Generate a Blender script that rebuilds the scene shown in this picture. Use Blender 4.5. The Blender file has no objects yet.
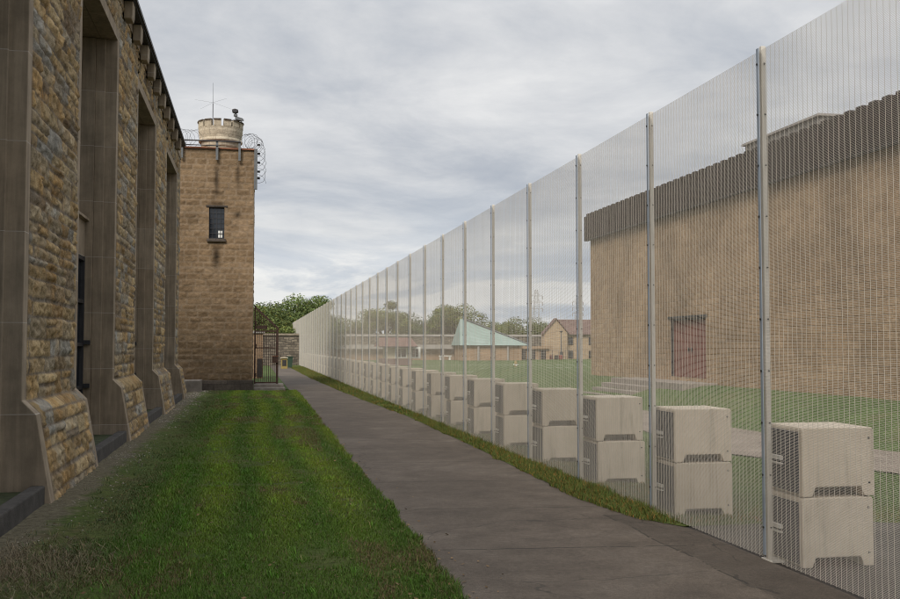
import bpy, math, random
import numpy as np
from mathutils import Vector
R = math.radians
rnd = random.Random(7)
S = bpy.context.scene
COL = S.collection

# ------------------------------------------------------------------ helpers
ORG = {}
def link(o): COL.objects.link(o); return o
def tag(o, label=None, cat=None, group=None, kind=None):
    if label: o['label'] = label
    if cat: o['category'] = cat
    if group: o['group'] = group
    if kind: o['kind'] = kind
    return o
def thing(name, loc, label, cat, group=None):
    o = bpy.data.objects.new(name, None); o.empty_display_size = .2
    o.location = loc; ORG[o.name] = Vector(loc)
    return tag(link(o), label, cat, group)
def finish(name, me, mat, parent=None, origin=None, smooth=False):
    o = bpy.data.objects.new(name, me)
    if mat is not None: me.materials.append(mat)
    if smooth:
        me.polygons.foreach_set('use_smooth', np.ones(len(me.polygons), dtype=bool))
    if parent is not None:
        org = ORG[parent.name]; o.parent = parent
    else:
        org = Vector(origin) if origin is not None else Vector((0, 0, 0)); o.location = org
    if org.length > 0:
        n = len(me.vertices); a = np.empty(n*3, np.float32); me.vertices.foreach_get('co', a)
        a = (a.reshape(-1, 3) - np.array(org, np.float32)).ravel(); me.vertices.foreach_set('co', a)
    link(o); ORG[o.name] = org
    me.update(); return o
class MB:
    def __init__(s): s.v = []; s.f = []
    def add(s, vs, fs):
        b = len(s.v); s.v += [tuple(p) for p in vs]; s.f += [tuple(i+b for i in f) for f in fs]; return s
    def box(s, x0, x1, y0, y1, z0, z1):
        return s.add([(x0,y0,z0),(x1,y0,z0),(x1,y1,z0),(x0,y1,z0),(x0,y0,z1),(x1,y0,z1),(x1,y1,z1),(x0,y1,z1)],
            [(0,3,2,1),(4,5,6,7),(0,1,5,4),(1,2,6,5),(2,3,7,6),(3,0,4,7)])
    def cyl(s, p0, p1, r0, r1=None, n=8, cap=True):
        r1 = r0 if r1 is None else r1
        p0, p1 = Vector(p0), Vector(p1); d = (p1-p0).normalized()
        a = d.orthogonal().normalized(); b = d.cross(a)
        vs = [p0+(a*math.cos(t)+b*math.sin(t))*r0 for t in [2*math.pi*i/n for i in range(n)]]
        vs += [p1+(a*math.cos(t)+b*math.sin(t))*r1 for t in [2*math.pi*i/n for i in range(n)]]
        fs = [(i,(i+1)%n,n+(i+1)%n,n+i) for i in range(n)]
        if cap: fs += [tuple(range(n-1,-1,-1)), tuple(range(n,2*n))]
        return s.add(vs, fs)
    def tube(s, pts, r, n=5):
        pts = [Vector(p) for p in pts]; vs = []; prev = None
        for i, p in enumerate(pts):
            d = (pts[min(i+1,len(pts)-1)]-pts[max(i-1,0)]).normalized()
            a = (d.orthogonal() if prev is None else prev - d*prev.dot(d)).normalized(); prev = a; b = d.cross(a)
            rr = r[i] if isinstance(r, (list, tuple)) else r
            vs += [p+(a*math.cos(2*math.pi*k/n)+b*math.sin(2*math.pi*k/n))*rr for k in range(n)]
        fs = [(i*n+k, i*n+(k+1)%n, (i+1)*n+(k+1)%n, (i+1)*n+k) for i in range(len(pts)-1) for k in range(n)]
        fs += [tuple(range(n-1,-1,-1)), tuple(range((len(pts)-1)*n, len(pts)*n))]
        return s.add(vs, fs)
    def lathe(s, c, prof, n=24):
        cx, cy, cz = c; m = len(prof)
        vs = [(cx+r*math.cos(2*math.pi*k/n), cy+r*math.sin(2*math.pi*k/n), cz+z) for r, z in prof for k in range(n)]
        fs = [(i*n+k, i*n+(k+1)%n, (i+1)*n+(k+1)%n, (i+1)*n+k) for i in range(m-1) for k in range(n)]
        fs += [tuple(range(n-1,-1,-1)), tuple(range((m-1)*n, m*n))]
        return s.add(vs, fs)
    def prism(s, poly, axis, a, b):
        # poly: list of 2-D points; extruded along axis ('x','y' or 'z')
        def P(p, t): return {'x': (t,p[0],p[1]), 'y': (p[0],t,p[1]), 'z': (p[0],p[1],t)}[axis]
        n = len(poly); vs = [P(p,a) for p in poly]+[P(p,b) for p in poly]
        fs = [(i,(i+1)%n,n+(i+1)%n,n+i) for i in range(n)]+[tuple(range(n-1,-1,-1)), tuple(range(n,2*n))]
        return s.add(vs, fs)
    def mesh(s, name, bevel=0):
        me = bpy.data.meshes.new(name); me.from_pydata(s.v, [], s.f)
        import bmesh
        bm = bmesh.new(); bm.from_mesh(me); bmesh.ops.recalc_face_normals(bm, faces=bm.faces)
        if bevel:
            bmesh.ops.bevel(bm, geom=[e for e in bm.edges if e.is_manifold and e.calc_face_angle(0) > .5], offset=bevel, segments=2, affect='EDGES', profile=.6)
        bm.to_mesh(me); bm.free(); me.update(); return me
    def build(s, name, mat, parent=None, origin=None, bevel=0, smooth=False):
        return finish(name, s.mesh(name, bevel), mat, parent, origin, smooth)
def npmesh(name, V, F, tone=None):
    """V (n,3), F (m,k) numpy -> mesh, optional per-vertex colour"""
    me = bpy.data.meshes.new(name); n, (m, k) = len(V), F.shape
    me.vertices.add(n); me.vertices.foreach_set('co', V.astype(np.float32).ravel())
    me.loops.add(m*k); me.loops.foreach_set('vertex_index', F.astype(np.int32).ravel())
    me.polygons.add(m); me.polygons.foreach_set('loop_start', np.arange(0, m*k, k, dtype=np.int32))
    if tone is not None:
        at = me.color_attributes.new('tone', 'FLOAT_COLOR', 'POINT')
        c = np.ones((n, 4), np.float32); c[:, :3] = tone; at.data.foreach_set('color', c.ravel())
    me.update(calc_edges=True); me.validate(); return me
def vnoise(x, y, scale, seed):
    g = np.random.RandomState(seed).rand(128, 128); x = x/scale+500.; y = y/scale+500.
    xi, yi = np.floor(x).astype(int), np.floor(y).astype(int); fx, fy = x-xi, y-yi
    fx = fx*fx*(3-2*fx); fy = fy*fy*(3-2*fy); m = lambda a, b: g[a % 128, b % 128]
    return (m(xi,yi)*(1-fx)+m(xi+1,yi)*fx)*(1-fy)+(m(xi,yi+1)*(1-fx)+m(xi+1,yi+1)*fx)*fy
def fbm(x, y, s, seed, o=4): return sum(vnoise(x, y, s/2**i, seed+i)*.5**i for i in range(o))/sum(.5**i for i in range(o))
def sstep(a, b, x): t = np.clip((x-a)/(b-a), 0, 1); return t*t*(3-2*t)

# ------------------------------------------------------------------ materials
class NT:
    def __init__(s, name):
        s.m = bpy.data.materials.new(name); s.m.use_nodes = True; s.t = s.m.node_tree; s.N = s.t.nodes; s.b = s.N['Principled BSDF']
    def n(s, typ, **kw):
        o = s.N.new(typ)
        for k, v in kw.items():
            if k == 'i':
                for kk, vv in v.items():
                    if isinstance(vv, bpy.types.NodeSocket): s.t.links.new(vv, o.inputs[kk])
                    else: o.inputs[kk].default_value = vv
            else: setattr(o, k, v)
        return o
    def obj(s): return s.n('ShaderNodeTexCoord').outputs['Object']
    def geo(s): return s.n('ShaderNodeNewGeometry').outputs['Position']
    def noise(s, vec, scale, detail=6, rough=.6, dist=0): return s.n('ShaderNodeTexNoise', i={'Vector': vec, 'Scale': scale, 'Detail': detail, 'Roughness': rough, 'Distortion': dist}).outputs['Fac']
    def ramp(s, fac, *stops):
        r = s.n('ShaderNodeValToRGB', i={'Fac': fac}); e = r.color_ramp.elements
        while len(e) < len(stops): e.new(.5)
        for q, (p, c) in zip(e, stops):
            q.position = p; q.color = (c, c, c, 1) if isinstance(c, (int, float)) else (*c, 1)
        return r.outputs['Color']
    def mix(s, fac, a, b, mode='MIX'):
        m = s.n('ShaderNodeMix', data_type='RGBA', blend_type=mode)
        for idx, v in ((0, fac), (6, a), (7, b)):
            if isinstance(v, bpy.types.NodeSocket): s.t.links.new(v, m.inputs[idx])
            else: m.inputs[idx].default_value = (*v, 1) if isinstance(v, tuple) else v
        return m.outputs[2]
    def math(s, op, a, b=0., c=0.):
        m = s.n('ShaderNodeMath', operation=op)
        for i, v in enumerate((a, b, c)):
            if isinstance(v, bpy.types.NodeSocket): s.t.links.new(v, m.inputs[i])
            else: m.inputs[i].default_value = v
        return m.outputs[0]
    def xyz(s, vec): o = s.n('ShaderNodeSeparateXYZ', i={0: vec}).outputs; return o[0], o[1], o[2]
    def comb(s, x, y, z=0.): return s.n('ShaderNodeCombineXYZ', i={0: x, 1: y, 2: z}).outputs[0]
    def attr(s, name='tone'): return s.n('ShaderNodeAttribute', attribute_name=name).outputs['Color']
    def bump(s, h, strength=.5, dist=.02):
        b = s.n('ShaderNodeBump', i={'Height': h, 'Strength': strength, 'Distance': dist}); s.t.links.new(b.outputs[0], s.b.inputs['Normal'])
    def out(s, col=None, rough=.85, metal=0., spec=.3):
        for k, v in (('Base Color', col), ('Roughness', rough), ('Metallic', metal), ('Specular IOR Level', spec)):
            if v is None: continue
            if isinstance(v, bpy.types.NodeSocket): s.t.links.new(v, s.b.inputs[k])
            else: s.b.inputs[k].default_value = (*v, 1) if isinstance(v, tuple) else v
        return s.m
M = {}
def plain(name, col, rough=.7, metal=0., var=.25, scale=6., bump=.15, spec=.3):
    t = NT(name); p = t.geo(); n = t.noise(p, scale)
    c = t.ramp(n, (.25, tuple(x*(1-var) for x in col)), (.75, tuple(min(1, x*(1+var)) for x in col)))
    if bump: t.bump(t.noise(p, scale*8), bump, .01)
    M[name] = t.out(c, rough, metal, spec)
plain('dark_metal', (.035,.034,.036), .5, .3, .3, 5)
plain('dark_trim', (.03,.027,.026), .6, .1)
plain('rust_iron', (.052,.03,.022), .85, .1, .45, 9, .4)
plain('galv', (.52,.49,.44), .6, .05, .15, 3, .05, .3)
plain('clamp_steel', (.27,.31,.36), .45, .45, .15, 3, .05, .5)
plain('bolt', (.05,.05,.05), .5, .5)
plain('steel_grey', (.11,.115,.12), .5, .4)
plain('sill_stone', (.05,.045,.04), .95, 0, .5, 4, .6)
plain('concrete_step', (.17,.15,.13), .9, 0, .35, 5, .4)
plain('stoop_concrete', (.19,.165,.14), .9, 0, .3, 4, .4)
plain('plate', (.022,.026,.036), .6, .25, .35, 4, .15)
plain('zinc', (.62,.61,.58), .5, .2, .15)
plain('cream', (.48,.42,.31), .85, 0, .15, 2)
plain('white', (.6,.6,.57), .7, 0, .1, 3)
plain('brown_roof', (.12,.068,.055), .9, 0, .3, 2, .5)
plain('house_roof', (.11,.07,.06), .9, 0, .3, 1.2, .5)
plain('brick_base', (.13,.085,.075), .9, 0, .35, 3, .5)
plain('roof_grey', (.28,.26,.24), .9, 0, .25, .6)
plain('penthouse', (.24,.22,.2), .8, 0, .15, 1)
plain('yellow', (.22,.165,.055), .6, 0, .2)
plain('red', (.20,.06,.05), .6, 0, .2)
plain('green_bin', (.02,.04,.025), .6, 0, .2)
plain('bark', (.06,.045,.032), .95, 0, .4, 6, .7)
plain('copper_flash', (.16,.065,.035), .7, .2, .4, 3)
plain('field_paint', (.5,.52,.46), .9, 0, .25, 1)
plain('moss', (.035,.042,.018), 1, 0, .8, 5, .9)
plain('dust', (.2,.17,.13), 1, 0, .4, 2, .6)

t = NT('glass'); n = t.noise(t.geo(), .8)
M['glass'] = t.out(t.ramp(n, (.3, (.006,.008,.012)), (.7, (.016,.02,.026))), .06, 0, .7)

# rock-faced ashlar: colour of each stone comes from the mesh attribute
t = NT('rock_ashlar'); p = t.geo(); a = t.attr()
n1 = t.noise(p, 5, 8, .68); n2 = t.noise(p, 1.4, 5, .6, .6); n3 = t.noise(p, 26, 5, .7)
c = t.mix(t.ramp(n2, (.46, 0.), (.7, .65)), a, t.mix(1., a, (1.15,.88,.52), 'MULTIPLY'))
c = t.mix(1., c, t.ramp(n1, (.3, .5), (.52, 1.), (.75, 1.3)), 'MULTIPLY')
c = t.mix(t.ramp(n3, (.56, 0.), (.72, .6)), c, (.045,.036,.028))
t.bump(t.math('ADD', t.math('MULTIPLY', n3, .5), n1), .9, .03)
M['rock'] = t.out(c, .95, 0, .15)

t = NT('tower_stone'); p = t.geo(); a = t.attr()
n1 = t.noise(p, 6, 8, .68); n3 = t.noise(p, 24, 5, .7)
c = t.mix(1., a, t.ramp(n1, (.3, .75), (.7, 1.2)), 'MULTIPLY')
c = t.mix(t.ramp(n3, (.58, 0.), (.74, .5)), c, (.055,.042,.03))
t.bump(t.math('ADD', t.math('MULTIPLY', n3, .5), n1), .8, .03)
M['tower'] = t.out(c, .95, 0, .15)

# smooth dressed stone with horizontal joints
t = NT('dressed_stone'); p = t.geo(); x, y, z = t.xyz(p)
q = t.math('DIVIDE', t.math('ADD', z, t.math('MULTIPLY', t.math('FLOOR', t.math('DIVIDE', y, 4.02)), .37)), 1.12)
fr = t.math('FRACT', q); joint = t.math('LESS_THAN', fr, .010)
w = t.n('ShaderNodeTexWhiteNoise', noise_dimensions='2D', i={'Vector': t.comb(t.math('FLOOR', q), t.math('FLOOR', t.math('MULTIPLY', y, .5)))}).outputs['Value']
base = t.mix(w, (.245,.190,.132), (.285,.230,.168))
base = t.mix(1., base, t.ramp(t.noise(p, 2.2, 8, .65), (.3, .74), (.7, 1.16)), 'MULTIPLY')
base = t.mix(1., base, t.ramp(t.noise(t.comb(t.math('MULTIPLY', x, 7), t.math('MULTIPLY', y, 7), t.math('MULTIPLY', z, .5)), 1.5, 4), (.38, .8), (.62, 1.06)), 'MULTIPLY')
n3 = t.noise(p, 40, 4, .7); t.bump(n3, .25, .006)
M['dressed'] = t.out(t.mix(joint, base, (.33,.29,.245)), .9, 0, .2)

# split-face block of the building behind the fence
def blockmat(name, c1, c2, mort, bw, bh, ms=.012, stain=.5, axis='y'):
    t = NT(name); p = t.geo(); x, y, z = t.xyz(p)
    v = t.comb(y if axis == 'y' else x, z)
    if name == 'rubble':
        w_ = t.n('ShaderNodeTexNoise', i={'Vector': p, 'Scale': 1.1, 'Detail': 4.})
        v = t.n('ShaderNodeVectorMath', operation='MULTIPLY_ADD', i={0: w_.outputs['Color'], 1: (.5,.42,0), 2: v}).outputs[0]
    br = t.n('ShaderNodeTexBrick', i={'Vector': v, 'Color1': (*c1,1), 'Color2': (*c2,1), 'Mortar': (*mort,1), 'Scale': 1., 'Mortar Size': ms, 'Mortar Smooth': .4, 'Bias': 0., 'Brick Width': bw, 'Row Height': bh})
    br.offset = .5
    n1 = t.noise(p, 9, 7, .7); n2 = t.noise(p, .5, 5, .6); n4 = t.noise(p, 28, 4, .7)
    c = t.mix(1., br.outputs['Color'], t.ramp(n1, (.3, .7), (.7, 1.22)), 'MULTIPLY')
    c = t.mix(t.ramp(n4, (.58, 0.), (.7, .5)), c, tuple(q*.42 for q in c1))
    c = t.mix(1., c, t.ramp(n2, (.3, 1-stain*.5), (.65, 1.05)), 'MULTIPLY')
    h = t.math('ADD', t.math('MULTIPLY', n1, .8), t.math('MULTIPLY', br.outputs['Fac'], -.3))
    t.bump(h, .9, .04); M[name] = t.out(c, .95, 0, .15)
blockmat('split_block', (.285,.195,.118), (.37,.262,.165), (.27,.195,.125), .42, .21, .012, .8)
blockmat('house_brick', (.34,.25,.165), (.40,.30,.20), (.33,.27,.2), .5, .16, .01, .25, 'x')
blockmat('tan_brick', (.30,.20,.125), (.35,.24,.155), (.28,.22,.16), .8, .28, .012, .45, 'x')
blockmat('rubble', (.12,.10,.08), (.26,.22,.17), (.10,.09,.075), .55, .26, .04, 1.2, 'x')
blockmat('plinth_stone', (.085,.07,.058), (.12,.098,.08), (.06,.05,.045), 1.1, .3, .012, .6, 'x')
blockmat('turret_stone', (.42,.36,.27), (.5,.44,.34), (.36,.31,.24), .6, .3, .012, .7, 'x')

t = NT('fascia_metal'); p = t.geo(); x, y, z = t.xyz(p)
n = t.noise(t.comb(t.math('MULTIPLY', y, 4), x, t.math('MULTIPLY', z, .6)), 1.3, 6, .65)
M['fascia'] = t.out(t.ramp(n, (.3, (.022,.017,.016)), (.7, (.042,.033,.031))), .9, 0., .1)

t = NT('door_paint'); p = t.geo(); n = t.noise(p, 1.7, 6, .65); n2 = t.noise(p, 12)
M['door_red'] = t.out(t.mix(1., t.ramp(n, (.3, (.11,.045,.035)), (.7, (.19,.085,.065))), t.ramp(n2, (.3,.75),(.7,1.15)), 'MULTIPLY'), .75, 0, .2)

t = NT('green_roof'); p = t.geo(); x, y, z = t.xyz(p)
w = t.math('LESS_THAN', t.math('FRACT', t.math('MULTIPLY', x, 1.6)), .12)
M['green_roof'] = t.out(t.mix(w, t.ramp(t.noise(p, .7, 5), (.3, (.19,.245,.22)), (.7, (.24,.30,.275))), (.20,.29,.25)), .6, .1)

t = NT('ballast_concrete'); p = t.geo(); oi = t.n('ShaderNodeObjectInfo').outputs['Random']
n = t.noise(p, 3.2, 8, .65); n2 = t.noise(p, 45, 4, .7); n3 = t.noise(p, 11, 6, .6)
c = t.ramp(n, (.25, (.48,.41,.325)), (.75, (.60,.52,.42)))
c = t.mix(t.ramp(n3, (.6, 0.), (.72, .35)), c, (.62,.57,.49))
c = t.mix(t.ramp(n2, (.66, 0.), (.72, .7)), c, (.24,.2,.16))
c = t.mix(1., c, t.ramp(oi, (0., (.80,.79,.77)), (.5, (.97,.97,.97)), (1., (1.08,1.06,1.03))), 'MULTIPLY')
x, y, z = t.xyz(p); st_ = t.noise(t.comb(t.math('MULTIPLY', x, 9), t.math('MULTIPLY', y, 9), t.math('MULTIPLY', z, .8)), 1.2, 6, .7)
c = t.mix(t.ramp(st_, (.53, 0.), (.7, .6)), c, (.27,.225,.17))
t.bump(n2, .3, .006); M['ballast'] = t.out(c, .92, 0, .2)

t = NT('mesh_wire'); n = t.noise(t.geo(), 2)
M['wire'] = t.out(t.ramp(n, (.3, (.40,.37,.32)), (.7, (.48,.445,.39))), .6, .1, .3)

# grass blades (tone attribute), ground soils
t = NT('grass_blade'); a = t.attr()
M['blade'] = t.out(a, .7, 0, .2)
t.b.inputs['Subsurface Weight'].default_value = 0.
t = NT('leaf'); a = t.attr(); oi = t.n('ShaderNodeObjectInfo').outputs['Random']
M['leaf'] = t.out(t.mix(1., a, t.ramp(oi, (0., (.8,.86,.8)), (.5, (1.05,1.,.9)), (1., (1.25,1.12,.85))), 'MULTIPLY'), .75, 0, .2)

t = NT('lawn_soil'); p = t.geo(); n = t.noise(p, .9, 8, .65); n2 = t.noise(p, 14, 6, .7)
c = t.ramp(n, (.35, (.055,.085,.018)), (.58, (.075,.09,.026)), (.7, (.09,.072,.038)))
x, y, z = t.xyz(p); 
e = t.math('MULTIPLY', t.math('SUBTRACT', t.math('ADD', t.math('MULTIPLY', x, -1.), t.math('MULTIPLY', t.noise(p, 2.5, 6, .7), .9)), 2.40), 4.); e = t.math('MINIMUM', t.math('MAXIMUM', e, 0.), .85)
c = t.mix(e, c, (.13,.108,.078))
c = t.mix(1., c, t.ramp(n2, (.3, .5), (.7, 1.3)), 'MULTIPLY'); t.bump(n2, .8, .05)
M['lawn_soil'] = t.out(c, .98, 0, .1)
t = NT('field_grass'); p = t.geo(); n = t.noise(p, .12, 8, .65); n2 = t.noise(p, 3.5, 8, .75)
c = t.ramp(n, (.3, (.055,.085,.028)), (.55, (.07,.10,.035)), (.75, (.10,.115,.05)))
c = t.mix(1., c, t.ramp(n2, (.3, .5), (.7, 1.45)), 'MULTIPLY'); c = t.mix(t.ramp(t.noise(p, .9, 7, .7), (.52, 0.), (.68, .6)), c, (.12,.11,.05)); t.bump(n2, .7, .12)
M['field_grass'] = t.out(c, .98, 0, .1)

def asphalt(name, lo, hi, joints=False):
    t = NT(name); p = t.geo(); x, y, z = t.xyz(p)
    n = t.noise(p, .55, 7, .62, .4); n2 = t.noise(p, 90, 3, .7); n5 = t.noise(p, 2.6, 7, .7)
    c = t.ramp(n, (.36, tuple(q*.86 for q in lo)), (.5, lo), (.66, hi))
    c = t.mix(1., c, t.ramp(n5, (.3, .74), (.7, 1.2)), 'MULTIPLY')
    c = t.mix(1., c, t.ramp(n2, (.3, .6), (.7, 1.4)), 'MULTIPLY')
    c = t.mix(1., c, t.ramp(t.noise(p, 22, 6, .75), (.35, .8), (.65, 1.2)), 'MULTIPLY')
    warp = t.n('ShaderNodeTexNoise', i={'Vector': p, 'Scale': 1.6, 'Detail': 5.})
    wv = t.n('ShaderNodeVectorMath', operation='MULTIPLY_ADD', i={0: warp.outputs['Color'], 1: (.7,.7,0), 2: p}).outputs[0]
    vo = t.n('ShaderNodeTexVoronoi', feature='DISTANCE_TO_EDGE', i={'Vector': wv, 'Scale': .42}).outputs['Distance']
    crack = t.math('MULTIPLY', t.math('LESS_THAN', vo, .003), t.math('GREATER_THAN', t.noise(p, .5, 3), .47))
    c = t.mix(t.math('MULTIPLY', crack, .5), c, (.025,.023,.02))
    if joints:
        yy = t.math('ADD', t.math('ADD', y, t.math('MULTIPLY', x, .10)), t.math('MULTIPLY', t.noise(p, 1.1, 4), .09))
        j = t.math('LESS_THAN', t.math('FRACT', t.math('DIVIDE', yy, 2.45)), .011)
        j = t.math('MULTIPLY', t.math('MULTIPLY', j, .75), t.math('GREATER_THAN', t.noise(p, 1.9, 4), .46))
        c = t.mix(j, c, (.02,.019,.015))
        xx = t.math('ADD', x, t.math('MULTIPLY', t.noise(p, 1.3, 5, .7), .16))
        e = t.math('MULTIPLY', t.math('LESS_THAN', t.math('ABSOLUTE', t.math('SUBTRACT', xx, 4.12)), .012), t.math('LESS_THAN', y, 11.2))
        e = t.math('MULTIPLY', e, t.math('GREATER_THAN', t.noise(p, 3.1, 4), .44)); c = t.mix(t.math('MULTIPLY', e, .7), c, (.018,.017,.014))
        pa = t.math('MULTIPLY', t.math('GREATER_THAN', xx, 4.13), t.math('LESS_THAN', y, 11.2)); c = t.mix(pa, c, t.mix(1., c, (.74,.74,.74), 'MULTIPLY'))
        ed = t.ramp(t.math('ADD', t.math('MULTIPLY', t.noise(p, 1.5, 6, .7), 1.3), t.math('MULTIPLY', t.math('ABSOLUTE', t.math('SUBTRACT', x, 2.85)), .35)), (1.05, 0.), (1.3, .45))
        c = t.mix(ed, c, (.045,.043,.03))
    t.bump(t.math('ADD', n2, t.math('MULTIPLY', n5, .8)), .45, .012)
    M[name] = t.out(c, .9, 0, .25)
asphalt('path_asphalt', (.082,.066,.052), (.108,.089,.072), True)
asphalt('apron_asphalt', (.06,.052,.044), (.08,.069,.058))
asphalt('dirt_path', (.17,.14,.115), (.21,.175,.145))

# ------------------------------------------------------------------ rock-faced wall builder
PAL = [((.32,.235,.125), 4), ((.285,.205,.105), 4), ((.29,.235,.155), 5), ((.235,.225,.20), 1.6), ((.255,.24,.205), 1.6), ((.215,.15,.078), 3), ((.35,.27,.155), 2), ((.14,.11,.078), 1.4)]
TOWPAL = [((.172,.117,.069), 4), ((.188,.129,.077), 4), ((.156,.105,.061), 3), ((.202,.141,.087), 2)]
def stone_field(W, H, res, seed, ch, ln, pal, amp, mortar, jit=.18, split=0.):
    rs = np.random.RandomState(seed); nu, nv = int(W/res)+1, int(H/res)+1
    u = np.linspace(0, W, nu); v = np.linspace(0, H, nv); U, V = np.meshgrid(u, v)
    D = np.zeros_like(U); AMP = np.zeros_like(U); T = np.zeros(U.shape+(3,)); TX = np.zeros_like(U); TY = np.zeros_like(U)
    cs = np.array([c for c, w in pal]); ws = np.array([w for c, w in pal], float); ws /= ws.sum()
    v0 = 0.
    while v0 < H:
        h = rs.uniform(*(ch(v0) if callable(ch) else ch)); v1 = v0+h
        if H-v1 < .1: v1 = H+1e-6
        rows = np.where((v >= v0) & (v < v1))[0]; u0 = -rs.uniform(0, ln[0]); cc = cs[rs.choice(len(cs), p=ws)]
        while u0 < W+1e-6:
            u1 = u0+rs.uniform(*ln); cols = np.where((u >= u0) & (u < u1))[0]
            parts = [(v0, v1)]
            if h > .26 and rs.rand() < split:
                q_ = v0+h*rs.uniform(.35,.65); parts = [(v0, q_), (q_, v1)]
            for v0_, v1_ in parts:
              if v1_ > v1-1e-9 or True:
                rows = np.where((v >= v0_) & (v < v1_))[0]
              tone = (cs[rs.choice(len(cs), p=ws)]*.86+cc*.14)*(1+rs.uniform(-jit, jit)); a = rs.uniform(.35, 1.2); tx, ty = rs.uniform(-.5,.5,2)
              if len(rows) and len(cols):
                ix = np.ix_(rows, cols)
                du = np.minimum(np.minimum(U[ix]-u0, u1-U[ix]), np.minimum(U[ix], W-U[ix])); dv = np.minimum(V[ix]-v0_, v1_-V[ix]); d = np.minimum(du, dv)
                D[ix] = d; AMP[ix] = a; T[ix] = tone
                TX[ix] = tx*(U[ix]-(u0+u1)/2)/(u1-u0)+ty*(V[ix]-(v0_+v1_)/2)/(v1_-v0_)
            u0 = u1
        v0 = v1
    e = sstep(.0, .04, D)
    n = fbm(U, V, .30, seed+11, 4)-.5; n2 = fbm(U*1., V*1.7, .09, seed+31, 3)-.5
    disp = amp*e*(AMP*.6+TX*.6+n*1.3+n2*1.7)
    m = (D < res*.55)[..., None]
    T = np.where(m, np.array(mortar), T*(1+.5*(n2[..., None])))
    return U, V, disp, T
def grid_faces(nv, nu):
    i = np.arange(nv*nu).reshape(nv, nu)
    return np.stack([i[:-1,:-1].ravel(), i[:-1,1:].ravel(), i[1:,1:].ravel(), i[1:,:-1].ravel()], 1)

# ------------------------------------------------------------------ left building
WX = -2.78
PIER = [(5.0, 8.95), (13.0, 16.85), (21.05, 24.85), (29.1, 32.95), (37.2, 38.9)]
def prof(z):   # wall plane X at height z: battered foot below 1.3 m
    z = np.asarray(z, float)
    return np.where(z >= 1.3, WX, np.where(z >= 1.13, WX+(1.3-z)/.17*.17, WX+.17+(1.13-z)/1.13*.2))
bd = thing('stone_building', (-3.5, 12, 0), 'long ochre rock-faced stone building with tall recessed window bays and battered piers', 'building')
TOP = 9.0
for k, (y0, y1) in enumerate(PIER):
    s = .24
    if k == 0:
        MB().box(-4.3, WX, y0, y1, -.3, TOP).build('pier', M['rock'], bd)
    else:
        res = (.03, .03, .035, .045, .06)[k]
        U, V, disp, T = stone_field(y1-y0-2*s, TOP+.1, res, 40+k, lambda v_: (.20, .34) if v_ < 2.4 else (.12, .30), (.35, 1.2), PAL, .044, (.17,.14,.108), .24, .5)
        # cap course of the batter reads as one big bulging sloped stone
        fade = sstep(0,.3,U)*sstep(0,.3,U.max()-U)*sstep(.1,.5,V)*sstep(0,.4,V.max()-V)*(.25+.75*sstep(1.5,2.2,V))
        X = prof(V-.1)+.012+disp; Y = y0+s+U+.05*fade*(fbm(U,V,.5,71+k)-.5); Z = V-.1+.06*fade*(fbm(U*.8,V*1.2,.55,17+k)-.5)
        P = np.stack([X, Y, Z], -1).reshape(-1, 3); F = grid_faces(*U.shape)
        finish('pier_face', npmesh('pier_face', P, F, T.reshape(-1, 3)), M['rock'], bd, smooth=False)
        MB().box(-4.3, WX-.05, y0+.02, y1-.02, -.3, TOP).build('pier_core', M['dressed'], bd)
        for ya, yb in ((y0, y0+s), (y1-s, y1)):
            zz = [-.1, 1.13, 1.3, TOP]
            poly = [(float(prof(z))+.02, z) for z in zz]+[(WX-.25, TOP), (WX-.25, -.1)]
            MB().prism(poly, 'y', ya, yb).build('quoin_strip', M['dressed'], bd, bevel=.012)
        # stepped jamb returns facing the viewer and their mirror
        for yy, sg in ((y0, -1), (y1, 1)):
            a, b = sorted((yy-sg*.3, yy+sg*.05)); MB().box(-3.17, -2.985, a, b, .2, 8.2).build('jamb_step', M['dressed'], bd, bevel=.01)
            a, b = sorted((yy-sg*.3, yy+sg*.10)); MB().box(-4.2, -3.173, a, b, .2, 8.2).build('jamb_reveal', M['dressed'], bd)
# stone over the bay heads
U, V, disp, T = stone_field(38.9-8.95, 1.0, .045, 91, (.2, .34), (.4, 1.0), PAL, .05, (.17,.15,.125))
keep = np.ones_like(U, bool)
BAYS = [(8.95, 13.0), (16.85, 21.05), (24.85, 29.1), (32.95, 37.2)]
P = np.stack([WX+.006+disp, 8.95+U, 8.42+V], -1).reshape(-1, 3); F = grid_faces(*U.shape)
cy = P[F].mean(1)
inb = np.zeros(len(F), bool)
for a, b in BAYS: inb |= (cy[:, 1] > a-.24) & (cy[:, 1] < b+.24)
F = F[inb | (cy[:, 2] > TOP-.05)]
finish('frieze_stone', npmesh('frieze_stone', P, F, T.reshape(-1, 3)), M['rock'], bd)
MB().box(-4.3, WX-.06, 4.9, 38.9, 8.21, 9.3).build('upper_core', M['dressed'], bd)
MB().box(-9, -4.31, -16, 38.9, -.3, 9.35).build('rear_wall', M['dressed'], bd)
MB().box(-4.3, WX, -16, 4.95, -.3, 9.3).build('near_wall', M['rock'], bd)
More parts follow.
